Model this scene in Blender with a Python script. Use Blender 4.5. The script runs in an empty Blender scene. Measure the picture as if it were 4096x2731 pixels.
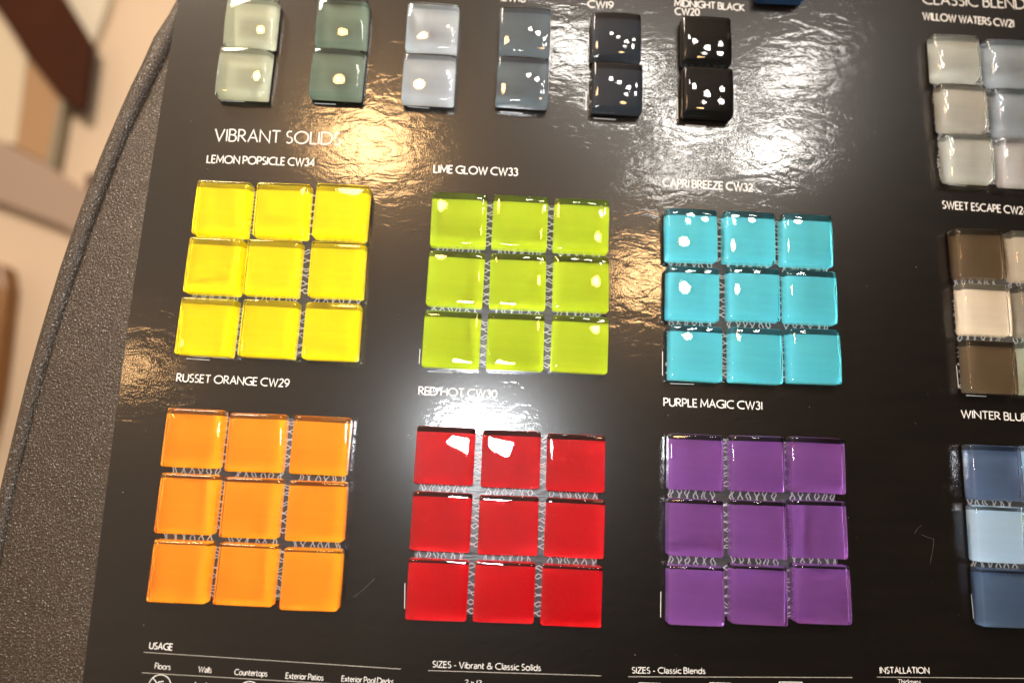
import bpy, bmesh, math, random
from mathutils import Vector, Matrix, noise

random.seed(7)
S = bpy.context.scene
COL = S.collection
MM = 0.001

# ------------------------------------------------------------------ camera
cam = bpy.data.cameras.new("camera")
cam_o = bpy.data.objects.new("camera", cam)
COL.objects.link(cam_o)
CAM = Vector((69.0366, -49.3449, 288.3405))
RIGHT = Vector((0.99877468, 0.03980064, 0.02941167))
DOWN = Vector((0.04424273, -0.9843983, -0.17030107))
FWD = Vector((0.0221747, 0.17139364, -0.98495305))
m3 = Matrix((RIGHT, -DOWN, -FWD)).transposed()
cam_o.matrix_world = Matrix.Translation(CAM * MM) @ m3.to_4x4()
cam.lens = 24.0
cam.sensor_width = 36.0
cam.clip_start = 0.01
cam.clip_end = 50.0
cam.dof.use_dof = True
cam.dof.focus_distance = 0.287
cam.dof.aperture_fstop = 3.4
S.camera = cam_o

# ------------------------------------------------------------------ view / render
S.view_settings.view_transform = 'Standard'
S.view_settings.look = 'None'
S.view_settings.exposure = 0.0
S.view_settings.gamma = 1.0
S.view_settings.use_curve_mapping = False
S.render.engine = 'CYCLES'
S.cycles.use_denoising = True
S.cycles.max_bounces = 16
S.cycles.transmission_bounces = 12
S.cycles.glossy_bounces = 8
S.cycles.sample_clamp_indirect = 0.0
S.cycles.blur_glossy = 0.0

# ------------------------------------------------------------------ world: dim warm showroom
W = bpy.data.worlds.new("World")
S.world = W
W.use_nodes = True
wn, wl = W.node_tree.nodes, W.node_tree.links
wn.clear()
wo = wn.new('ShaderNodeOutputWorld')
wb = wn.new('ShaderNodeBackground')
tc = wn.new('ShaderNodeTexCoord')
vm = wn.new('ShaderNodeVectorMath'); vm.operation = 'DOT_PRODUCT'
vm.inputs[1].default_value = Vector((-0.62, 0.55, 0.35)).normalized()
mr = wn.new('ShaderNodeMapRange')
mr.inputs['From Min'].default_value = 0.1
mr.inputs['From Max'].default_value = 1.0
mr.inputs['To Min'].default_value = 0.0
mr.inputs['To Max'].default_value = 1.0
cr = wn.new('ShaderNodeMix'); cr.data_type = 'RGBA'
cr.inputs['A'].default_value = (0.055, 0.046, 0.038, 1)
cr.inputs['B'].default_value = (1.15, 0.86, 0.62, 1)
wl.new(tc.outputs['Generated'], vm.inputs[0])
wl.new(vm.outputs['Value'], mr.inputs['Value'])
wl.new(mr.outputs['Result'], cr.inputs['Factor'])
wl.new(cr.outputs['Result'], wb.inputs['Color'])
wb.inputs['Strength'].default_value = 1.0
wl.new(wb.outputs[0], wo.inputs[0])

# ------------------------------------------------------------------ lamps
def area(name, loc, target, power, color, sx, sy=None):
    l = bpy.data.lights.new(name, 'AREA')
    l.energy = power
    l.color = color
    if sy is None:
        l.shape = 'DISK'; l.size = sx * MM
    else:
        l.shape = 'RECTANGLE'; l.size = sx * MM; l.size_y = sy * MM
    o = bpy.data.objects.new(name, l)
    COL.objects.link(o)
    o.location = Vector(loc) * MM
    d = (Vector(target) - Vector(loc)).normalized()
    o.rotation_euler = d.to_track_quat('-Z', 'Y').to_euler()
    return o

area("camera_flash", (60, -26, 312), (70, 0, 0), 1.0, (0.93, 0.97, 1.0), 46, 22)
WHITE = (1.0, 0.95, 0.87)
WARM = (1.0, 0.57, 0.24)
for i, (x, y, p, r) in enumerate([(230, 1120, 1.5, 75), (400, 1040, 1.9, 85), (610, 930, 2.1, 85), (820, 840, 2.1, 85), (545, 760, .7, 70), (880, 1080, 1.4, 80)]):
    area("ceiling_spot_white", (x, y, 1500), (80, 20, 0), p, WHITE, r)
area("ceiling_spot_warm", (-307, 798, 1500), (80, 20, 0), 5.6, WARM, 190)
area("ceiling_spot_warm", (471, 455, 1500), (80, 20, 0), 2.4, WARM, 120)
area("ceiling_spot_warm", (-899, 150, 1500), (80, 20, 0), 0.8, WARM, 80)
area("background_fill", (-500, 900, 500), (-700, 500, -900), 15.0, (1.0, 0.86, 0.69), 300)  # added fill light with no known source, brightens the blurred background

# ------------------------------------------------------------------ helpers
def link(name, me, mat=None, parent=None):
    o = bpy.data.objects.new(name, me)
    COL.objects.link(o)
    if mat is not None:
        me.materials.append(mat)
    if parent is not None:
        o.parent = parent
    return o

def thing(name, label, cat, loc=(0, 0, 0), group=None):
    o = bpy.data.objects.new(name, None)
    COL.objects.link(o)
    o.empty_display_size = 0.01
    o.location = Vector(loc) * MM
    tag(o, label, cat, group)
    return o

def tag(o, label, cat, group=None):
    o['label'] = label
    o['category'] = cat
    if group:
        o['group'] = group

def mesh(verts, faces, smooth=False, mm=True):
    me = bpy.data.meshes.new("mesh")
    k = MM if mm else 1.0
    me.from_pydata([(v[0] * k, v[1] * k, v[2] * k) for v in verts], [], faces)
    me.validate()
    bm = bmesh.new(); bm.from_mesh(me)
    bmesh.ops.recalc_face_normals(bm, faces=bm.faces)
    bm.to_mesh(me); bm.free()
    if smooth:
        for p in me.polygons:
            p.use_smooth = True
    return me

def prism(poly, z0, z1):
    n = len(poly)
    v = [(x, y, z0) for x, y in poly] + [(x, y, z1) for x, y in poly]
    f = [tuple(range(n))[::-1], tuple(range(n, 2 * n))]
    f += [(i, (i + 1) % n, n + (i + 1) % n, n + i) for i in range(n)]
    return mesh(v, f)

def bevel(o, w, seg=2):
    b = o.modifiers.new("bevel", 'BEVEL'); b.width = w * MM; b.segments = seg
    b.limit_method = 'ANGLE'; b.angle_limit = math.radians(40)

# ------------------------------------------------------------------ materials
def new_mat(name):
    m = bpy.data.materials.new(name); m.use_nodes = True
    nt = m.node_tree
    b = nt.nodes['Principled BSDF']
    return m, nt, b

def N(nt, kind, **kw):
    n = nt.nodes.new(kind)
    for k, v in kw.items():
        n.inputs[k].default_value = v
    return n

def coords(nt, scale, obj=True):
    t = nt.nodes.new('ShaderNodeTexCoord')
    mp = nt.nodes.new('ShaderNodeMapping')
    mp.inputs['Scale'].default_value = scale
    nt.links.new(t.outputs['Object' if obj else 'Generated'], mp.inputs['Vector'])
    return mp.outputs['Vector']

def plain(name, col, rough=0.5, spec=0.5, var=0.12, scale=40):
    m, nt, b = new_mat(name)
    n = N(nt, 'ShaderNodeTexNoise', Scale=scale, Detail=4.0)
    nt.links.new(coords(nt, (1, 1, 1)), n.inputs['Vector'])
    r = nt.nodes.new('ShaderNodeMix'); r.data_type = 'RGBA'
    r.inputs['A'].default_value = (*[c * (1 - var) for c in col], 1)
    r.inputs['B'].default_value = (*[min(1, c * (1 + var)) for c in col], 1)
    nt.links.new(n.outputs['Fac'], r.inputs['Factor'])
    nt.links.new(r.outputs['Result'], b.inputs['Base Color'])
    b.inputs['Roughness'].default_value = rough
    b.inputs['Specular IOR Level'].default_value = spec
    return m

def board_material():
    m, nt, b = new_mat("glossy printed board")
    L = nt.links
    # dark printed wood-grain streaks
    n1 = N(nt, 'ShaderNodeTexNoise', Scale=1.0, Detail=6.0, Roughness=0.6)
    L.new(coords(nt, (25, 160, 1)), n1.inputs['Vector'])
    cr = nt.nodes.new('ShaderNodeMix'); cr.data_type = 'RGBA'
    cr.inputs['A'].default_value = (0.0016, 0.0012, 0.0010, 1)
    cr.inputs['B'].default_value = (0.0080, 0.0054, 0.0037, 1)
    L.new(n1.outputs['Fac'], cr.inputs['Factor'])
    du = N(nt, 'ShaderNodeTexNoise', Scale=620.0, Detail=1.0)      # stray dust
    L.new(coords(nt, (1, 1, 1)), du.inputs['Vector'])
    dr = nt.nodes.new('ShaderNodeMapRange')
    dr.inputs['From Min'].default_value = 0.80; dr.inputs['From Max'].default_value = 0.86
    L.new(du.outputs['Fac'], dr.inputs['Value'])
    dm = nt.nodes.new('ShaderNodeMix'); dm.data_type = 'RGBA'
    dm.inputs['B'].default_value = (0.25, 0.24, 0.22, 1)
    L.new(dr.outputs['Result'], dm.inputs['Factor'])
    L.new(cr.outputs['Result'], dm.inputs['A'])
    L.new(dm.outputs['Result'], b.inputs['Base Color'])
    b.inputs['Roughness'].default_value = 0.27
    b.inputs['Specular IOR Level'].default_value = 0.42
    b.inputs['Coat Weight'].default_value = 1.0
    b.inputs['Coat Roughness'].default_value = 0.055
    # wrinkled laminate: long wavelets, patchy, and fine fibre
    w = N(nt, 'ShaderNodeTexNoise', Scale=1.0, Detail=2.5, Roughness=0.5, Distortion=0.8)
    L.new(coords(nt, (95, 190, 1)), w.inputs['Vector'])
    fi = N(nt, 'ShaderNodeTexNoise', Scale=1.0, Detail=2.0, Roughness=0.6)
    L.new(coords(nt, (1900, 900, 1)), fi.inputs['Vector'])
    patch = N(nt, 'ShaderNodeTexNoise', Scale=9.0, Detail=1.0)
    L.new(coords(nt, (1, 1, 1)), patch.inputs['Vector'])
    pr_ = nt.nodes.new('ShaderNodeMapRange')
    pr_.inputs['From Min'].default_value = 0.35; pr_.inputs['From Max'].default_value = 0.65
    pr_.inputs['To Min'].default_value = 0.5; pr_.inputs['To Max'].default_value = 1.0
    L.new(patch.outputs['Fac'], pr_.inputs['Value'])
    b1 = N(nt, 'ShaderNodeBump', Distance=0.00017)
    L.new(pr_.outputs['Result'], b1.inputs['Strength'])
    L.new(w.outputs['Fac'], b1.inputs['Height'])
    b2 = N(nt, 'ShaderNodeBump', Strength=0.8, Distance=0.000032)
    L.new(fi.outputs['Fac'], b2.inputs['Height'])
    L.new(b1.outputs['Normal'], b2.inputs['Normal'])
    L.new(b2.outputs['Normal'], b.inputs['Coat Normal'])
    b3 = N(nt, 'ShaderNodeBump', Strength=0.5, Distance=0.00006)
    L.new(fi.outputs['Fac'], b3.inputs['Height'])
    L.new(b3.outputs['Normal'], b.inputs['Normal'])
    return m

def hammer_material():
    m, nt, b = new_mat("hammered bronze powder coat")
    L = nt.links
    n = N(nt, 'ShaderNodeTexNoise', Scale=1300.0, Detail=2.0, Roughness=0.55)
    L.new(coords(nt, (1, 1, 1)), n.inputs['Vector'])
    n2 = N(nt, 'ShaderNodeTexNoise', Scale=150.0, Detail=3.0)
    L.new(coords(nt, (1, 1, 1)), n2.inputs['Vector'])
    cr = nt.nodes.new('ShaderNodeMix'); cr.data_type = 'RGBA'
    cr.inputs['A'].default_value = (0.042, 0.031, 0.022, 1)
    cr.inputs['B'].default_value = (0.076, 0.057, 0.040, 1)
    L.new(n2.outputs['Fac'], cr.inputs['Factor'])
    fl = N(nt, 'ShaderNodeTexNoise', Scale=1500.0, Detail=1.0)
    L.new(coords(nt, (1, 1, 1)), fl.inputs['Vector'])
    fr = nt.nodes.new('ShaderNodeMapRange')
    fr.inputs['From Min'].default_value = 0.60; fr.inputs['From Max'].default_value = 0.76
    L.new(fl.outputs['Fac'], fr.inputs['Value'])
    mx = nt.nodes.new('ShaderNodeMix'); mx.data_type = 'RGBA'
    mx.inputs['B'].default_value = (0.36, 0.36, 0.37, 1)
    L.new(fr.outputs['Result'], mx.inputs['Factor'])
    L.new(cr.outputs['Result'], mx.inputs['A'])
    L.new(mx.outputs['Result'], b.inputs['Base Color'])
    b.inputs['Metallic'].default_value = 0.3
    b.inputs['Roughness'].default_value = 0.22
    bp = N(nt, 'ShaderNodeBump', Strength=1.0, Distance=0.0006)
    L.new(n.outputs['Fac'], bp.inputs['Height'])
    L.new(bp.outputs['Normal'], b.inputs['Normal'])
    return m

def glass_material(name, tint, bump=0.0):
    m = bpy.data.materials.new(name); m.use_nodes = True
    nt = m.node_tree
    b = nt.nodes['Principled BSDF']
    b.inputs['Base Color'].default_value = (*tint, 1)
    b.inputs['Transmission Weight'].default_value = 1.0
    b.inputs['IOR'].default_value = 1.5
    b.inputs['Roughness'].default_value = 0.0
    return m

def back_material(name, col, streak=0.10, spark=0.0):
    m, nt, b = new_mat(name)
    L = nt.links
    n = N(nt, 'ShaderNodeTexNoise', Scale=1.0, Detail=4.0)
    L.new(coords(nt, (30, 420, 1)), n.inputs['Vector'])
    r = nt.nodes.new('ShaderNodeMix'); r.data_type = 'RGBA'
    r.inputs['A'].default_value = (*[c * (1 - streak) for c in col], 1)
    r.inputs['B'].default_value = (*[min(1, c * (1 + streak)) for c in col], 1)
    L.new(n.outputs['Fac'], r.inputs['Factor'])
    L.new(r.outputs['Result'], b.inputs['Base Color'])
    b.inputs['Roughness'].default_value = 0.6
    b.inputs['Specular IOR Level'].default_value = 0.05
    if spark:
        n2 = N(nt, 'ShaderNodeTexNoise', Scale=900.0, Detail=2.0)
        L.new(coords(nt, (1, 1, 1)), n2.inputs['Vector'])
        bp = N(nt, 'ShaderNodeBump', Strength=spark, Distance=0.0004)
        L.new(n2.outputs['Fac'], bp.inputs['Height'])
        L.new(bp.outputs['Normal'], b.inputs['Normal'])
        b.inputs['Roughness'].default_value = 0.35
        b.inputs['Specular IOR Level'].default_value = 0.06
    return m

M_BOARD = board_material()
M_HAMMER = hammer_material()
M_PRINT = plain("white ink", (0.80, 0.79, 0.77), 0.5, 0.4, 0.03, 300)
M_PRINT_GREY = plain("grey ink", (0.42, 0.40, 0.36), 0.5, 0.4, 0.05, 300)
M_SCRATCH = plain("scuffed laminate", (0.13, 0.125, 0.12), 0.5, 0.4, 0.3, 300)
M_NET = plain("white mesh netting", (0.42, 0.42, 0.42), 0.5, 0.5, 0.1, 500)
def film_material():
    m, nt, b = new_mat("smeared clear adhesive")
    n = N(nt, 'ShaderNodeTexNoise', Scale=1.0, Detail=4.0, Roughness=0.6)
    nt.links.new(coords(nt, (180, 900, 1)), n.inputs['Vector'])
    r = nt.nodes.new('ShaderNodeMix'); r.data_type = 'RGBA'
    r.inputs['A'].default_value = (0.006, 0.006, 0.0065, 1)
    r.inputs['B'].default_value = (0.085, 0.085, 0.09, 1)
    nt.links.new(n.outputs['Fac'], r.inputs['Factor'])
    nt.links.new(r.outputs['Result'], b.inputs['Base Color'])
    b.inputs['Roughness'].default_value = 0.28
    bp = N(nt, 'ShaderNodeBump', Strength=0.7, Distance=0.0002)
    nt.links.new(n.outputs['Fac'], bp.inputs['Height'])
    nt.links.new(bp.outputs['Normal'], b.inputs['Normal'])
    return m
M_FILM = film_material()

# ------------------------------------------------------------------ setting behind the display
floor = link("floor", mesh([(-6000, -5000, -900), (6000, -5000, -900), (6000, 7000, -900), (-6000, 7000, -900)], [(0, 1, 2, 3)]),
             plain("tan floor", (0.66, 0.52, 0.385), 0.6, 0.3, 0.06, 3))
floor['kind'] = 'structure'

# ------------------------------------------------------------------ board
EDGE = [(-84.6, 175), (-84.9, 154), (-86.2, 110), (-86.9, 70), (-87.5, 18), (-87.4, -36), (-86.9, -77), (-86.0, -141), (-85.5, -165), (-85.2, -190)]
outline = EDGE + [(340, -190), (340, 260), (-82.5, 260)]
board = thing("sample_board", "dark brown glossy board printed with white tile names and usage notes", "sample board")
bp_ = link("panel", prism(outline, -3.0, 0.0), M_BOARD, board)
bevel(bp_, 0.35, 2)

# ------------------------------------------------------------------ lettering (stroke alphabet)
def arc(cx, cy, rx, ry, a0, a1, n=14):
    return [(cx + rx * math.cos(math.radians(a0 + (a1 - a0) * i / n)), cy + ry * math.sin(math.radians(a0 + (a1 - a0) * i / n))) for i in range(n + 1)]
G = {
 'A': (.70, [[(0, 0), (.35, 1), (.70, 0)], [(.13, .35), (.57, .35)]]),
 'B': (.50, [[(0, 0), (0, 1), (.22, 1)] + arc(.22, .77, .22, .23, 90, -90) + [(0, .54)], [(.0, .54), (.24, .54)] + arc(.24, .27, .26, .27, 90, -90) + [(0, 0)]]),
 'C': (.78, [arc(.52, .5, .52, .5, 58, 302, 24)]),
 'D': (.78, [[(0, 0), (0, 1), (.28, 1)] + arc(.28, .5, .50, .5, 90, -90, 20) + [(0, 0)]]),
 'E': (.44, [[(.44, 1), (0, 1), (0, 0), (.46, 0)], [(0, .52), (.40, .52)]]),
 'F': (.42, [[(.42, 1), (0, 1), (0, 0)], [(0, .50), (.38, .50)]]),
 'G': (.82, [arc(.54, .5, .54, .5, 55, 318, 24) + [(.82, .10), (.82, .46), (.58, .46)]]),
 'H': (.68, [[(0, 0), (0, 1)], [(.68, 0), (.68, 1)], [(0, .52), (.68, .52)]]),
 'I': (.04, [[(.02, 0), (.02, 1)]]),
 'J': (.30, [[(.28, 1), (.28, 0), (.10, -.2)]]),
 'K': (.60, [[(0, 0), (0, 1)], [(.54, 1), (.02, .52), (.60, 0)]]),
 'L': (.42, [[(0, 1), (0, 0), (.44, 0)]]),
 'M': (.84, [[(0, 0), (.06, 1), (.42, .22), (.78, 1), (.84, 0)]]),
 'N': (.70, [[(0, 0), (0, 1), (.70, 0), (.70, 1)]]),
 'O': (1.0, [arc(.5, .5, .5, .5, 90, 450, 30)]),
 'P': (.48, [[(0, 0), (0, 1), (.22, 1)] + arc(.22, .72, .26, .28, 90, -90) + [(0, .44)]]),
 'Q': (1.0, [arc(.5, .5, .5, .5, 90, 450, 30), [(.55, 0), (.95, -.2)]]),
 'R': (.54, [[(0, 0), (0, 1), (.20, 1)] + arc(.20, .74, .25, .26, 90, -90) + [(.02, .48)], [(.18, .47), (.56, 0)]]),
 'S': (.44, [arc(.23, .75, .20, .25, 50, 270, 14) + arc(.21, .25, .23, .25, 90, -140, 14)]),
 'T': (.60, [[(0, 1), (.60, 1)], [(.30, 1), (.30, 0)]]),
 'U': (.64, [[(0, 1)] + arc(.32, .33, .32, .33, 180, 360) + [(.64, 1)]]),
 'V': (.68, [[(0, 1), (.34, 0), (.68, 1)]]),
 'W': (1.04, [[(0, 1), (.28, 0), (.52, .95), (.76, 0), (1.04, 1)]]),
 'X': (.62, [[(0, 0), (.60, 1)], [(.02, 1), (.62, 0)]]),
 'Y': (.60, [[(0, 1), (.30, .48), (.60, 1)], [(.30, .48), (.30, 0)]]),
 'Z': (.58, [[(.02, 1), (.56, 1), (0, 0), (.60, 0)]]),
 '0': (.54, [arc(.27, .5, .27, .5, 90, 450, 24)]),
 '1': (.10, [[(.05, 0), (.05, 1)]]),
 '2': (.48, [arc(.23, .76, .22, .24, 160, -20, 12) + [(.02, 0), (.50, 0)]]),
 '3': (.46, [arc(.21, .77, .20, .23, 150, -90, 14), arc(.20, .27, .25, .27, 90, -150, 14)]),
 '4': (.56, [[(.42, 0), (.42, 1), (0, .26), (.56, .26)]]),
 '8': (.50, [arc(.25, .77, .20, .23, 90, 450, 18), arc(.25, .27, .25, .27, 90, 450, 18)]),
 '9': (.52, [arc(.26, .70, .26, .30, 0, 360, 20), [(.52, .70), (.44, .34), (.14, 0)]]),
 '&': (.74, [[(.74, .48), (.50, .10)] + arc(.28, .26, .28, .26, 310, 120, 12) + [(.42, .64)] + arc(.30, .82, .16, .18, -20, 200, 12) + [(.72, 0)]]),
 '-': (.28, [[(0, .36), (.28, .36)]]),
 'a': (.40, [arc(.19, .47, .19, .20, 150, 0, 10) + [(.38, 0)], arc(.18, .18, .18, .18, 60, 320, 12)]),
 'b': (.50, [[(0, 1), (0, 0)], arc(.25, .33, .25, .33, 0, 360, 18)]),
 'c': (.42, [arc(.31, .33, .31, .33, 55, 305, 14)]),
 'd': (.50, [[(.50, 1), (.50, 0)], arc(.25, .33, .25, .33, 0, 360, 18)]),
 'e': (.50, [[(.02, .36), (.50, .36)] + arc(.26, .33, .25, .33, 10, 310, 16)]),
 'h': (.42, [[(0, 1), (0, 0)], arc(.21, .42, .21, .24, 180, 0, 10) + [(.42, 0)]]),
 'i': (.04, [[(.02, 0), (.02, .66)], [(.02, .86), (.02, .95)]]),
 'k': (.42, [[(0, 0), (0, 1)], [(.36, .66), (.02, .34), (.42, 0)]]),
 'l': (.04, [[(.02, 0), (.02, 1)]]),
 'm': (.74, [[(0, 0), (0, .66)], arc(.185, .44, .185, .22, 180, 0, 10) + [(.37, 0)], arc(.555, .44, .185, .22, 180, 0, 10) + [(.74, 0)]]),
 'n': (.42, [[(0, 0), (0, .66)], arc(.21, .42, .21, .24, 180, 0, 10) + [(.42, 0)]]),
 'o': (.56, [arc(.28, .33, .28, .33, 90, 450, 20)]),
 'p': (.50, [[(0, .66), (0, -.3)], arc(.25, .33, .25, .33, 0, 360, 18)]),
 'r': (.26, [[(0, 0), (0, .66)], arc(.20, .42, .20, .22, 180, 70, 8)]),
 's': (.32, [arc(.17, .50, .15, .16, 50, 270, 10) + arc(.15, .17, .17, .17, 90, -140, 10)]),
 't': (.28, [[(.08, .90), (.08, .14)] + arc(.20, .12, .12, .12, 180, 300, 6), [(0, .64), (.28, .64)]]),
 'u': (.42, [[(0, .66)] + arc(.21, .24, .21, .24, 180, 360, 10) + [(.42, .66)], [(.42, .3), (.42, 0)]]),
 'w': (.72, [[(0, .66), (.19, 0), (.36, .62), (.53, 0), (.72, .66)]]),
 'x': (.44, [[(0, 0), (.42, .66)], [(.02, .66), (.44, 0)]]),
}

def ribbon(pts, w):
    """one polyline as a mitred strip"""
    P = [Vector((a, b)) for a, b in pts]
    Q = [P[0]]
    for p in P[1:]:
        if (p - Q[-1]).length > 1e-4:
            Q.append(p)
    P = Q
    closed = (P[0] - P[-1]).length < 1e-3
    if closed:
        P = P[:-1]
    n = len(P); out = []
    for i in range(n):
        if closed or 0 < i < n - 1:
            d0 = (P[i] - P[i - 1]).normalized(); d1 = (P[(i + 1) % n] - P[i]).normalized()
            t = d0 + d1
            t = t.normalized() if t.length > 1e-3 else d1
            nn = Vector((-t.y, t.x)); c = max(0.45, nn.dot(Vector((-d0.y, d0.x))))
            off = nn * (w / 2 / c)
        else:
            d = (P[1] - P[0]).normalized() if i == 0 else (P[-1] - P[-2]).normalized()
            off = Vector((-d.y, d.x)) * (w / 2)
        out.append((P[i] + off, P[i] - off))
    quads = []
    for i in range(n if closed else n - 1):
        a, b = out[i], out[(i + 1) % n]
        quads.append((a[0], a[1], b[1], b[0]))
    return quads

def lettering(text, start, end, cap, weight=.135, gap=.17, mat=None, name="lettering", base=0.03):
    x = 0.0; strokes = []
    for ch in text:
        if ch == ' ':
            x += .30; continue
        adv, lines = G[ch]
        for ln in lines:
            strokes.append([(px + x, py) for px, py in ln])
        x += adv + gap
    x -= gap
    s = Vector(start); e = Vector(end); L = (e - s).length
    ux = (e - s) / L; uy = Vector((-ux.y, ux.x)); kx = L / x
    verts, faces = [], []
    for si, st in enumerate(strokes):
        z = base + 0.006 * (si % 3)
        # stroke width is kept even in both directions
        pts = [(px * kx, py * cap) for px, py in st]
        for q in ribbon(pts, weight * cap):
            i0 = len(verts)
            for v in q:
                w = s + ux * v.x + uy * v.y
                verts.append((w.x, w.y, z))
            faces.append((i0, i0 + 1, i0 + 2, i0 + 3))
    me = mesh(verts, faces)
    return link(name, me, mat or M_PRINT, board)

BIG, MID, THIN = .105, .16, .12
for t, a, b, c, w in [
    ('VIBRANT SOLIDS', (-60.6, 85.5), (-5.0, 86.6), 5.6, BIG),
    ('LEMON POPSICLE CW34', (-62.7, 75.0), (-15.5, 75.9), 3.43, MID),
    ('LIME GLOW CW33', (37.6, 75.7), (75.0, 76.1), 3.44, MID),
    ('CAPRI BREEZE CW32', (140.5, 74.8), (181.1, 74.2), 3.45, MID),
    ('RUSSET ORANGE CW29', (-64.1, -22.3), (-17.4, -22.7), 3.16, MID),
    ('RED HOT CW30', (37.15, -23.5), (69.95, -23.6), 3.17, MID),
    ('PURPLE MAGIC CW31', (141.15, -23.9), (183.3, -23.7), 3.19, MID),
    ('WILLOW WATERS CW21', (264.95, 165.05), (308.9, 163.6), 3.59, MID),
    ('SWEET ESCAPE CW24', (267.95, 70.7), (307.15, 69.7), 3.4, MID),
    ('WINTER BLUES', (269.6, -23.5), (300.8, -23.9), 3.13, MID),
    ('USAGE', (-61.8, -127.5), (-52.9, -127.8), 2.3, MID),
    ('SIZES - Vibrant & Classic Solids', (49.4, -130.8), (92.1, -130.8), 2.22, .12),
    ('SIZES - Classic Blends', (128.6, -130.5), (157.8, -129.8), 2.1, .13),
    ('INSTALLATION', (228.7, -127.4), (248.7, -126.8), 2.17, .16),
    ('CLASSIC BLENDS', (265.5, 173.3), (318.85, 173.6), 5.4, BIG),
    ('MIDNIGHT BLACK', (145.95, 164.8), (179.05, 164.2), 3.3, MID),
    ('CW20', (146.2, 160.3), (157.6, 160.5), 3.4, MID),
    ('CW19', (104.9, 161.7), (116.7, 161.7), 3.4, MID),
    ('CW18', (63.45, 162.6), (75.2, 162.5), 3.2, MID),
]:
    lettering(t, a, b, c, w)
for t, a, b, c in [
    ('Floors', (-58.7, -134.75), (-52.8, -135.0), 2.03),
    ('Walls', (-41.8, -135.4), (-36.75, -135.6), 2.02),
    ('Countertops', (-27.7, -136.0), (-15.1, -136.2), 2.02),
    ('Exterior Patios', (-7.7, -136.7), (6.85, -137.0), 2.02),
    ('Exterior Pool Decks', (14.1, -137.1), (34.25, -137.6), 2.02),
    ('2 x 12', (62.5, -136.9), (68.9, -137.0), 1.84),
    ('Thickness', (235.8, -131.2), (245.0, -131.0), 1.69),
]:
    lettering(t, a, b, c, THIN, .15, M_PRINT)

def printed_lines(name, segs, w, mat=M_PRINT, z=0.03):
    verts, faces = [], []
    for (a, b) in segs:
        for q in ribbon([a, b], w):
            i0 = len(verts)
            verts += [(v.x, v.y, z) for v in q]
            faces.append((i0, i0 + 1, i0 + 2, i0 + 3))
    return link(name, mesh(verts, faces), mat, board)

for a, b in [((-63.7, -128.9), (36.9, -131.9)), ((47.7, -132.1), (116.3, -131.9)), ((126.95, -131.9), (217.3, -129.4)), ((227.3, -128.9), (298.2, -127.3)), ((-63.5, -136.4), (42.9, -138.9))]:
    printed_lines("printed_rule", [(a, b)], .22, M_PRINT_GREY)
for a, b in [((-61.24, -12.6), (-51.5, -12.8)), ((36.5, -4.1), (36.5, -10.6)), ((140.5, -0.55), (140.5, -10.85)), ((36.4, -99.5), (36.9, -109.3)), ((140.0, -99.3), (139.9, -109.1)),
             ((-60.15, 104.9), (-49.4, 104.9)), ((-18.1, 105.9), (-8.5, 105.9)), ((23.8, 106.7), (33.7, 106.4)), ((66.06, 106.5), (76.1, 106.2)), ((108.7, 105.7), (118.7, 105.5)),
             ((150.6, 104.7), (160.3, 104.4)), ((105.0, 118.5), (105.1, 109.6)), ((147.0, 117.9), (147.2, 107.6)), ((267.2, 94.6), (267.9, 85.2)), ((271.0, 82.2), (279.6, 81.9)),
             ((269.0, -1.2), (269.2, -10.9)), ((272.3, -13.9), (281.1, -14.0)), ((268.3, -95.9), (268.5, -105.4)), ((40.2, -13.6), (50.8, -13.7)), ((143.7, -14.3), (154.0, -14.2))]:
    printed_lines("outline_mark", [(a, b)], .22)

for pts in [[(16.3, -105.7), (20.6, -101.9), (24.2, -98.2)], [(246.0, -72.6), (247.6, -70.4), (249.2, -69.0)], [(249.0, -72.9), (252.6, -74.2), (254.1, -74.4), (253.3, -79.0), (251.8, -84.5)]]:
    printed_lines("scratch", list(zip(pts, pts[1:])), .08, M_SCRATCH, .05)
# pictograms along the lower edge
def circle_pts(cx, cy, r, n=40):
    return [(cx + r * math.cos(i * 2 * math.pi / n), cy + r * math.sin(i * 2 * math.pi / n)) for i in range(n + 1)]
def pictogram(name, strokes, w=.32):
    verts, faces = [], []
    for si, st in enumerate(strokes):
        for q in ribbon(st, w):
            i0 = len(verts)
            verts += [(v.x, v.y, 0.03 + .006 * (si % 3)) for v in q]
            faces.append((i0, i0 + 1, i0 + 2, i0 + 3))
    return link(name, mesh(verts, faces), M_PRINT, board)
pictogram("crossed_circle_symbol", [circle_pts(-56.0, -141.2, 4.3), [(-59.0, -138.1), (-53.0, -144.3)], [(-54.7, -139.3), (-56.6, -139.5), (-57.3, -144)]])
pictogram("circle_symbol", [circle_pts(-21.5, -142.6, 4.3)])
pictogram("circle_symbol", [circle_pts(-0.4, -143.0, 4.3)])
pictogram("wall_symbol", [[(-42.6, -139.2), (-41.2, -141)], [(-39.5, -141), (-38.2, -139.4), (-37, -141)]])
def grid_icon(x0, y0, w, h, nx, ny, t=.22):
    st = [[(x0 + w * i / nx, y0), (x0 + w * i / nx, y0 - h)] for i in range(nx + 1)]
    st += [[(x0, y0 - h * j / ny), (x0 + w, y0 - h * j / ny)] for j in range(ny + 1)]
    return pictogram("grid_symbol", st, t)
grid_icon(131.2, -134.0, 8.6, 8.6, 15, 15, .2)
grid_icon(159.6, -133.1, 8.6, 8.6, 7, 7, .25)
pictogram("plank_symbol", [[(187.6, -132.0), (196.8, -131.8), (196.8, -133.2), (187.6, -133.4), (187.6, -132.0)], [(185.8, -132.7), (185.8, -136), (194.8, -135.8), (194.8, -132.9)]], .28)

# ------------------------------------------------------------------ tiles
Z0, ZH = 0.85, 7.5

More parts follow.
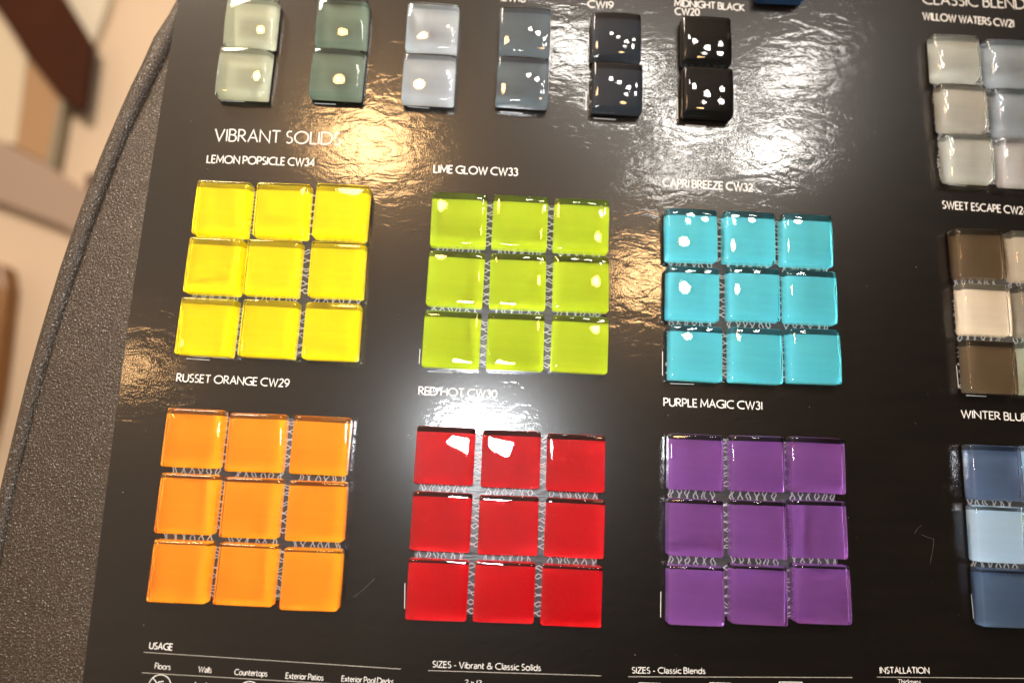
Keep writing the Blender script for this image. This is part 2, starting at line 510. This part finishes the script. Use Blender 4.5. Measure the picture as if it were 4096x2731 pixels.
def superring(hx, hy, rc, n_side=7, n_c=5):
    """rounded rectangle, counter-clockwise, half sizes hx, hy, corner radius rc"""
    pts = []
    for cx, cy, a0 in ((hx - rc, hy - rc, 0), (-hx + rc, hy - rc, 90), (-hx + rc, -hy + rc, 180), (hx - rc, -hy + rc, 270)):
        for i in range(n_c + 1):
            a = math.radians(a0 + 90 * i / n_c)
            pts.append((cx + rc * math.cos(a), cy + rc * math.sin(a)))
    out = []
    n = len(pts)
    for i in range(n):
        out.append(pts[i])
        if i % (n_c + 1) == n_c:
            a, b = pts[i], pts[(i + 1) % n]
            for k in range(1, n_side):
                out.append((a[0] + (b[0] - a[0]) * k / n_side, a[1] + (b[1] - a[1]) * k / n_side))
    return out

def tile_mesh(sx, sy, pillow, redge, rc, wob, seed):
    hx, hy = sx / 2, sy / 2
    rings = []                       # (inset, z)
    rings.append((0.22, Z0)); rings.append((0.05, Z0 + .2)); rings.append((0.0, Z0 + .5)); rings.append((0.0, ZH - redge))
    for k in range(1, 6):
        a = math.radians(90 * k / 5 * .93)
        rings.append((redge * (1 - math.cos(a)), ZH - redge + redge * math.sin(a)))
    verts, faces = [], []
    n = None
    rnd = random.Random(seed)
    ph = [rnd.uniform(0, 6.3) for _ in range(4)]
    tx, ty = rnd.uniform(-1, 1) * wob, rnd.uniform(-1, 1) * wob
    def crown(x, y):
        u, v = x / hx, y / hy
        return -pillow * (u * u + v * v) * .5 + tx * u + ty * v + wob * .05 * math.sin(3 * u + ph[0]) * math.cos(2.5 * v + ph[1])
    for ins, z in rings:
        pts = superring(hx - ins, hy - ins, max(.25, rc - ins * .6))
        n = len(pts)
        for x, y in pts:
            verts.append((x, y, z + (0 if z < 3 else crown(x, y))))
    zr, ir = rings[-1][1], rings[-1][0]
    base = superring(hx - ir, hy - ir, max(.25, rc - ir * .6))
    steps = 9
    for k in range(1, steps):
        t = 1 - (k / steps) ** 0.9
        for x, y in base:
            X, Y = x * t, y * t
            e = max(abs(x), abs(y)) and 1 - t
            verts.append((X, Y, zr + .06 * min(1, 4 * e) + crown(X, Y)))
    nr = len(rings) + steps - 1
    for r in range(nr - 1):
        for i in range(n):
            j = (i + 1) % n
            faces.append((r * n + i, r * n + j, (r + 1) * n + j, (r + 1) * n + i))
    faces.append(tuple(range(n))[::-1])
    c = len(verts)
    verts.append((0, 0, zr + .06 + crown(0, 0)))
    for i in range(n):
        faces.append(((nr - 1) * n + i, (nr - 1) * n + (i + 1) % n, c))
    me = mesh(verts, faces, smooth=True)
    # keep the ground bottom edge crisp
    att = me.attributes.new("sharp_edge", 'BOOLEAN', 'EDGE')
    for e in me.edges:
        a, b = e.vertices
        if a < n and b < n:
            att.data[e.index].value = True
    return me

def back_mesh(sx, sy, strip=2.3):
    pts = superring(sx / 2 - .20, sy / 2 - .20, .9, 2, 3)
    # shade band along the tile's upper edge is painted in: a second, darker material
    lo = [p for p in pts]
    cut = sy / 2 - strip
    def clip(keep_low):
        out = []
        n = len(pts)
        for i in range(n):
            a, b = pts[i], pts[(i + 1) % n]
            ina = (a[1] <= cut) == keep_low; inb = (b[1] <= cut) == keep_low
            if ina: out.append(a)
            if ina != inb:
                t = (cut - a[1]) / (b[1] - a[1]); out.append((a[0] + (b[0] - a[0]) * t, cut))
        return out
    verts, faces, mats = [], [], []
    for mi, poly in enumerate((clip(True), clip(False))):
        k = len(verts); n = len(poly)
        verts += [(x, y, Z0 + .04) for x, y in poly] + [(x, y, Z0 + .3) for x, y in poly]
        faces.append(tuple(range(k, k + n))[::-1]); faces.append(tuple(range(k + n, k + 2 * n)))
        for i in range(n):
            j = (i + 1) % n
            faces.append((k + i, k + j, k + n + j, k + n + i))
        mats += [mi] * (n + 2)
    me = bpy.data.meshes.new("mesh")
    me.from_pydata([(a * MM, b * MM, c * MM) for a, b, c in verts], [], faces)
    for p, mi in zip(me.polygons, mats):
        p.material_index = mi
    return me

def net_mesh(xs, ys, hx, hy, over, seed, w=.32):
    """fibre mesh: paired strands that part and join again, knotted under the tiles"""
    verts, faces = [], []
    rnd = random.Random(seed)
    def strand(pts, z):
        if len(pts) < 2:
            return
        for q in ribbon(pts, w):
            i0 = len(verts)
            for v in q: verts.append((v.x, v.y, z))
            for v in q: verts.append((v.x, v.y, z + .25))
            for f in ((3, 2, 1, 0), (4, 5, 6, 7), (0, 1, 5, 4), (1, 2, 6, 5), (2, 3, 7, 6), (3, 0, 4, 7)):
                faces.append(tuple(i0 + k for k in f))
    def pair(c, lo, hi, vertical, z):
        ph = rnd.uniform(0, 5.0)
        jit = [rnd.uniform(-.15, .15) for _ in range(200)]
        for sgn in (-1, 1):
            pts = []; y = lo - ph; k = 0
            while y < hi:
                for dy, o in ((0, .18), (1.3, .18), (2.3, .95), (2.8, .95)):
                    yy = min(hi, max(lo, y + dy)); k += 1
                    p = (c + sgn * o + jit[k % 200], yy)
                    p = p if vertical else (p[1], p[0])
                    if lo < y + dy < hi:
                        pts.append(p)
                y += 3.9 + rnd.uniform(-.4, .4)
            strand(pts, z)
    for x in xs:
        for d in (-8.6, -5.2, -1.7, 1.7, 5.2, 8.6):
            pair(x + d + rnd.uniform(-.4, .4), min(ys) - hy + 1.5, max(ys) + hy - 3, True, .3)
    for y in ys:
        for d in (-8.6, -5.2, -1.7, 1.7, 5.2, 8.6):
            pair(y + d + rnd.uniform(-.4, .4), min(xs) - hx + 1.5 - over * 1.35, max(xs) + hx - 2.5, False, .56)
    return mesh(verts, faces)

TILES = {
    'yellow': (22.83, 24.07, [(-51.33, 52.19), (-25.8, 52.62), (-0.45, 53.28), (-51.77, 26.52), (-27.22, 26.86), (-0.14, 27.41), (-51.98, 0.39), (-26.27, 0.69), (-0.14, 0.76)]),
    'lime': (24.01, 24.08, [(50.3, 52.33), (76.81, 52.51), (103.45, 52.42), (50.31, 25.94), (76.86, 26.08), (103.87, 26.34), (50.07, -0.44), (76.88, -0.19), (104.03, -0.01)]),
    'capri': (22.43, 23.44, [(151.79, 50.52), (177.22, 50.65), (202.58, 50.59), (152.29, 24.22), (178.53, 25.26), (203.46, 25.13), (153.23, -1.69), (179.01, -1.5), (204.12, -0.61)]),
    'orange': (22.68, 23.46, [(-52.09, -45.61), (-26.78, -46.38), (-0.79, -46.5), (-51.39, -71.41), (-26.02, -71.99), (-0.11, -72.33), (-51.0, -97.25), (-25.36, -97.44), (0.22, -98.38)]),
    'red': (23.86, 23.11, [(49.98, -48.43), (76.92, -48.76), (103.39, -49.28), (50.01, -74.53), (76.91, -74.91), (103.6, -75.02), (50.0, -100.5), (76.37, -100.45), (103.05, -100.9)]),
    'purple': (22.48, 22.73, [(153.0, -47.02), (178.53, -46.67), (203.49, -46.26), (152.68, -73.08), (178.4, -72.75), (203.1, -71.86), (152.61, -99.13), (177.99, -98.12), (203.57, -96.89)]),
    'sage': (22.91, 23.50, [(-48.77, 141.32), (-49.37, 116.43)]),
    'green': (23.09, 23.50, [(-7.84, 143.37), (-8.02, 118.57)]),
    'ice': (23.40, 23.50, [(33.28, 143.69), (33.22, 118.38)]),
    'steel': (23.43, 23.50, [(75.58, 144.43), (75.38, 119.46)]),
    'navy': (22.90, 23.50, [(117.67, 144.12), (118.45, 118.88)]),
    'black': (22.90, 23.50, [(159.3, 144.41), (159.75, 118.84)]),
    'willow': (21.60, 22.60, [(276.02, 142.34), (301.41, 141.55), (277.29, 117.66), (303.03, 116.89), (278.26, 93.24), (303.44, 92.59)]),
    'sweet': (21.60, 22.60, [(279.33, 48.2), (304.31, 48.1), (279.98, 23.1), (304.89, 23.03), (280.25, -1.95), (304.86, -1.84)]),
    'winter': (21.60, 22.60, [(278.59, -46.43), (302.72, -45.97), (278.39, -71.12), (302.26, -70.62), (278.61, -95.86), (302.37, -95.36)]),
    'blue': (22.00, 23.00, [(194.51, 179.24)]),
}
BLENDS = "blended glass tile swatches at the board's right edge"
SOLIDS = "three by three glass tile swatches"
PAIRS = "two-tile glass swatches along the top"
# key: label, group, colours (one per tile or one for all), glass tint, pillow mm, edge radius, netting overhang left
C_Y, C_L, C_C, C_O, C_R, C_P = (.90, .72, .006), (.47, .58, .026), (.115, .54, .64), (.90, .335, .016), (.54, .0012, .0060), (.19, .070, .265)
SPEC = {
    'yellow': ("bright yellow three by three glass tile swatch under LEMON POPSICLE", SOLIDS, [C_Y], (1, 1, .96), .35, 1.1, 0),
    'lime': ("lime green three by three glass tile swatch under LIME GLOW", SOLIDS, [C_L], (.98, 1, .9), 1.0, 1.4, 0),
    'capri': ("turquoise blue three by three glass tile swatch under CAPRI BREEZE", SOLIDS, [C_C], (.92, 1, 1), 1.0, 1.3, 1.0),
    'orange': ("bright orange three by three glass tile swatch under RUSSET ORANGE", SOLIDS, [C_O], (1, .97, .92), .4, 1.3, 0),
    'red': ("shiny red three by three glass tile swatch under RED HOT", SOLIDS, [C_R], (1, .95, .95), .4, .9, 0),
    'purple': ("shimmery purple three by three glass tile swatch under PURPLE MAGIC", SOLIDS, [C_P], (.98, .94, 1), .5, 1.0, .8),
    'sage': ("pale sage beige pair of glass tiles, leftmost of the top row", PAIRS, [(.47, .48, .37)], (.95, 1, .96), 1.7, 1.6, 0),
    'green': ("grey green pair of glass tiles in the top row, above SOLIDS", PAIRS, [(.175, .225, .175)], (.96, 1, .97), 1.7, 1.6, 0),
    'ice': ("icy pale grey pair of glass tiles in the top row", PAIRS, [(.42, .45, .47)], (.95, .99, 1), 1.7, 1.5, 1.0),
    'steel': ("steel grey pair of glass tiles under CW18", PAIRS, [(.135, .16, .175)], (.93, .98, 1), 1.8, 1.5, 0),
    'navy': ("dark slate pair of glass tiles under CW19", PAIRS, [(.030, .036, .046)], (.93, .97, 1), 1.9, 1.5, 1.3),
    'black': ("glossy black pair of glass tiles under MIDNIGHT BLACK", PAIRS, [(.003, .003, .003)], (.9, .9, .9), 1.3, 1.5, 1.0),
    'willow': ("pale grey and beige glass tile swatch under WILLOW WATERS", BLENDS, [(.45, .46, .43), (.31, .345, .385), (.43, .415, .375), (.30, .335, .375), (.45, .455, .42), (.48, .465, .47)], (.96, 1, .98), 1.3, 1.5, 1.3),
    'sweet': ("brown and cream glass tile swatch under SWEET ESCAPE", BLENDS, [(.115, .080, .045), (.42, .37, .29), (.66, .60, .49), (.28, .25, .20), (.115, .080, .045), (.40, .44, .37)], (1, .98, .93), .8, 1.3, 1.3),
    'winter': ("dark and light blue glass tile swatch under WINTER BLUES", BLENDS, [(.085, .125, .215), (.38, .52, .66), (.40, .54, .67), (.40, .54, .67), (.078, .122, .205), (.085, .13, .22)], (.94, .98, 1), .6, 1.2, 0),
    'blue': ("deep blue glass tile barely showing at the top edge, above MIDNIGHT BLACK's right", PAIRS, [(.01, .03, .07)], (.9, .97, 1), .6, 1.5, 0),
}
back_cache = {}
EDGE_SHADE = {"yellow": .5, "lime": .22, "capri": .2, "red": .07, "purple": .04, "orange": .22, "sage": .7, "green": .6, "ice": .7, "steel": .6, "willow": .6}  # how dark the painted edge shade is, per swatch
for key, (sx, sy, pos) in TILES.items():
    label, group, cols, tint, pillow, redge, over = SPEC[key]
    cx = sum(p[0] for p in pos) / len(pos); cy = sum(p[1] for p in pos) / len(pos)
    root = thing("tile_swatch", label, "tile swatch", (cx, cy, 0), group)
    gm = glass_material("glass " + key, tint)
    for i, (x, y) in enumerate(pos):
        col = cols[i] if len(cols) > 1 else cols[0]
        if (key, col) not in back_cache:
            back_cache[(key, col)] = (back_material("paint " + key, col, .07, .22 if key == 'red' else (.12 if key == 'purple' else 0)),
                                      back_material("edge shade " + key, tuple(c * EDGE_SHADE.get(key, .3) for c in col), .2))
        rr = random.Random(hash(key) % 1000 * 0 + i * 7 + len(key) * 31)
        me = tile_mesh(sx, sy, pillow * rr.uniform(.85, 1.15), redge * rr.uniform(.9, 1.1), rr.uniform(.8, 1.3), .06, i + 17 * len(key))
        o = link("glass_tile", me, gm, root)
        o.location = Vector((x - cx, y - cy, 0)) * MM
        o.rotation_euler = (0, 0, math.radians(rr.uniform(-.7, .7)))
        ma, mb = back_cache[(key, col)]
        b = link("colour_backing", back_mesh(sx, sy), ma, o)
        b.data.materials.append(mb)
    nc = {1: 1, 2: 1, 6: 2, 9: 3}[len(pos)]
    xs = [sum(p[0] for p in pos[k::nc]) / len(pos[k::nc]) - cx for k in range(nc)]
    ys = [sum(p[1] for p in pos[k * nc:(k + 1) * nc]) / nc - cy for k in range(len(pos) // nc)]
    if len(pos) > 2:
        fx, fy = max(xs) + sx / 2 - 1.6, max(ys) + sy / 2 - 1.6
        link("adhesive_film", prism([(min(xs) - sx / 2 + 1.6, min(ys) - sy / 2 + 1.6), (fx, min(ys) - sy / 2 + 1.6), (fx, fy), (min(xs) - sx / 2 + 1.6, fy)], .05, .25), M_FILM, root)
    link("mesh_netting", net_mesh(xs, ys, sx / 2, sy / 2, over, len(key) * 13 + len(pos)), M_NET, root)

# ------------------------------------------------------------------ display stand
OUT = [(-85.5, 164.6), (-87.0, 156.7), (-90.4, 144.8), (-95.5, 131.5), (-99.6, 120.1), (-103.0, 108.8), (-106.1, 98.1), (-109.1, 87.0), (-112.0, 75.5), (-114.6, 63.5), (-117.3, 50.6), (-120.0, 35.5), (-121.9, 24.1), (-124.2, 8.4), (-126.4, -8.0), (-128.3, -24.2), (-130.0, -44.2), (-131.4, -61.6), (-132.6, -79.7), (-133.9, -105.1), (-135.4, -140.9), (-135.8, -160.0), (-136, -190)]
INN = [(-76.0, 166.0), (-79.0, 158.5), (-82.4, 148.5), (-86.6, 136.5), (-90.2, 122.0), (-93.6, 111.0), (-96.9, 99.6), (-100.2, 88.0), (-103.0, 75.6), (-105.6, 62.5), (-108.4, 49.4), (-111.2, 34.4), (-113.3, 23.2), (-116.0, 7.5), (-118.4, -8.8), (-120.6, -25.0), (-122.6, -45.0), (-124.2, -62.4), (-125.3, -80.4), (-126.0, -105.8), (-126.8, -141.0), (-127.1, -160.0), (-127.3, -190)]
stand = thing("display_stand", "hammered bronze metal stand panel with rolled edge behind the sample board", "display stand")
mid = [((a[0] + b[0]) / 2, (a[1] + b[1]) / 2) for a, b in zip(OUT, INN)]
rad = [math.hypot(a[0] - b[0], a[1] - b[1]) / 2 for a, b in zip(OUT, INN)]
# continue the roll upward out of sight
mid = [(-54.0, 215.0), (-66.5, 190.0)] + mid; rad = [4.6, 4.6] + rad
pan = mid + [(60, -190), (60, 215)]
link("side_panel", prism(pan, -6.0, -3.4), M_HAMMER, stand)
def sweep(path, radii, z, n=20):
    verts, faces = [], []
    for i, (x, y) in enumerate(path):
        p0 = Vector(path[max(0, i - 1)]); p1 = Vector(path[min(len(path) - 1, i + 1)])
        t = (p1 - p0).normalized(); nn = Vector((-t.y, t.x))
        for k in range(n):
            a = 2 * math.pi * k / n
            verts.append((x + nn.x * radii[i] * math.cos(a), y + nn.y * radii[i] * math.cos(a), z + radii[i] * math.sin(a)))
    for i in range(len(path) - 1):
        for k in range(n):
            j = (k + 1) % n
            faces.append((i * n + k, i * n + j, (i + 1) * n + j, (i + 1) * n + k))
    faces.append(tuple(range(n))); faces.append(tuple(range((len(path) - 1) * n, len(path) * n))[::-1])
    return mesh(verts, faces, smooth=True)
link("rolled_edge", sweep(mid, rad, -5.2), M_HAMMER, stand)

# ------------------------------------------------------------------ blurred showroom things far below, beyond the stand
def slab(name, label, cat, poly, z0, z1, mat, bev=3):
    o = link(name, prism(poly, z0, z1), mat)
    bevel(o, bev, 2)
    tag(o, label, cat)
    return o
slab("wooden_beam", "dark brown wooden beam with a pointed end, blurred behind the stand", "beam",
     [(-889, 772), (-767, 779), (-740, 740), (-682, 658), (-681, 610), (-679, 532), (-688, 528), (-700, 541), (-724, 554), (-793, 630), (-852, 708), (-884, 742)],
     -867, -850, plain("dark brown wood", (.045, .011, .003), .6, .12, .3, 9))
slab("floor_panel", "cream coloured panel left of the dark wooden beam", "panel",
     [(-943, 784), (-880, 736), (-817, 647), (-814, 594), (-809, 472), (-837, 475), (-893, 496)], -899.5, -884, plain("cream laminate", (.62, .52, .38), .5, .4, .06, 4))
slab("floor_panel", "tan brown panel under the lower end of the dark beam", "panel",
     [(-808, 641), (-739, 566), (-735, 433), (-803, 464)], -899.5, -876, plain("tan laminate", (.38, .225, .115), .5, .4, .06, 4))
slab("metal_bar", "thin grey bar beside the tan panel below the dark beam", "bar",
     [(-736, 565), (-726, 557), (-727, 425), (-740, 432)], -899.5, -868.5, plain("grey metal", (.26, .22, .15), .5, .5, .1, 20), 2)
slab("shelf", "greyish beige shelf strip with painted-in shadow and a slanted edge, blurred at left", "shelf",
     [(-903, 508), (-827, 473), (-742, 435), (-661, 386), (-626, 353), (-616, 281), (-699, 322), (-808, 358), (-880, 377)], -899.5, -870, plain("greyish beige", (.36, .26, .20), .6, .4, .06, 4))  # shadow strip above the tan floor, put into the slab's colour
slab("floor_panel", "whitish panel beyond the right side of the dark beam", "panel",
     [(-789, 801), (-679, 808), (-686, 745), (-700, 674), (-738, 724), (-761, 761)], -899.5, -880, plain("whitish laminate", (.64, .58, .47), .5, .4, .05, 4))
slab("wooden_block", "small dark brown block by the rolled edge of the stand", "block",
     [(-669, 414), (-646, 420), (-641, 383), (-661, 385)], -899.5, -866, plain("dark reddish wood", (.05, .016, .008), .45))
slab("wooden_post", "amber brown varnished wooden post at the far left", "post",
     [(-834, 254), (-779, 246), (-766, 205), (-760, 99), (-757, 10), (-762, -60), (-800, -100)], -899.5, -860, plain("amber varnished wood", (.24, .10, .02), .3, .5, .35, 12), 6)
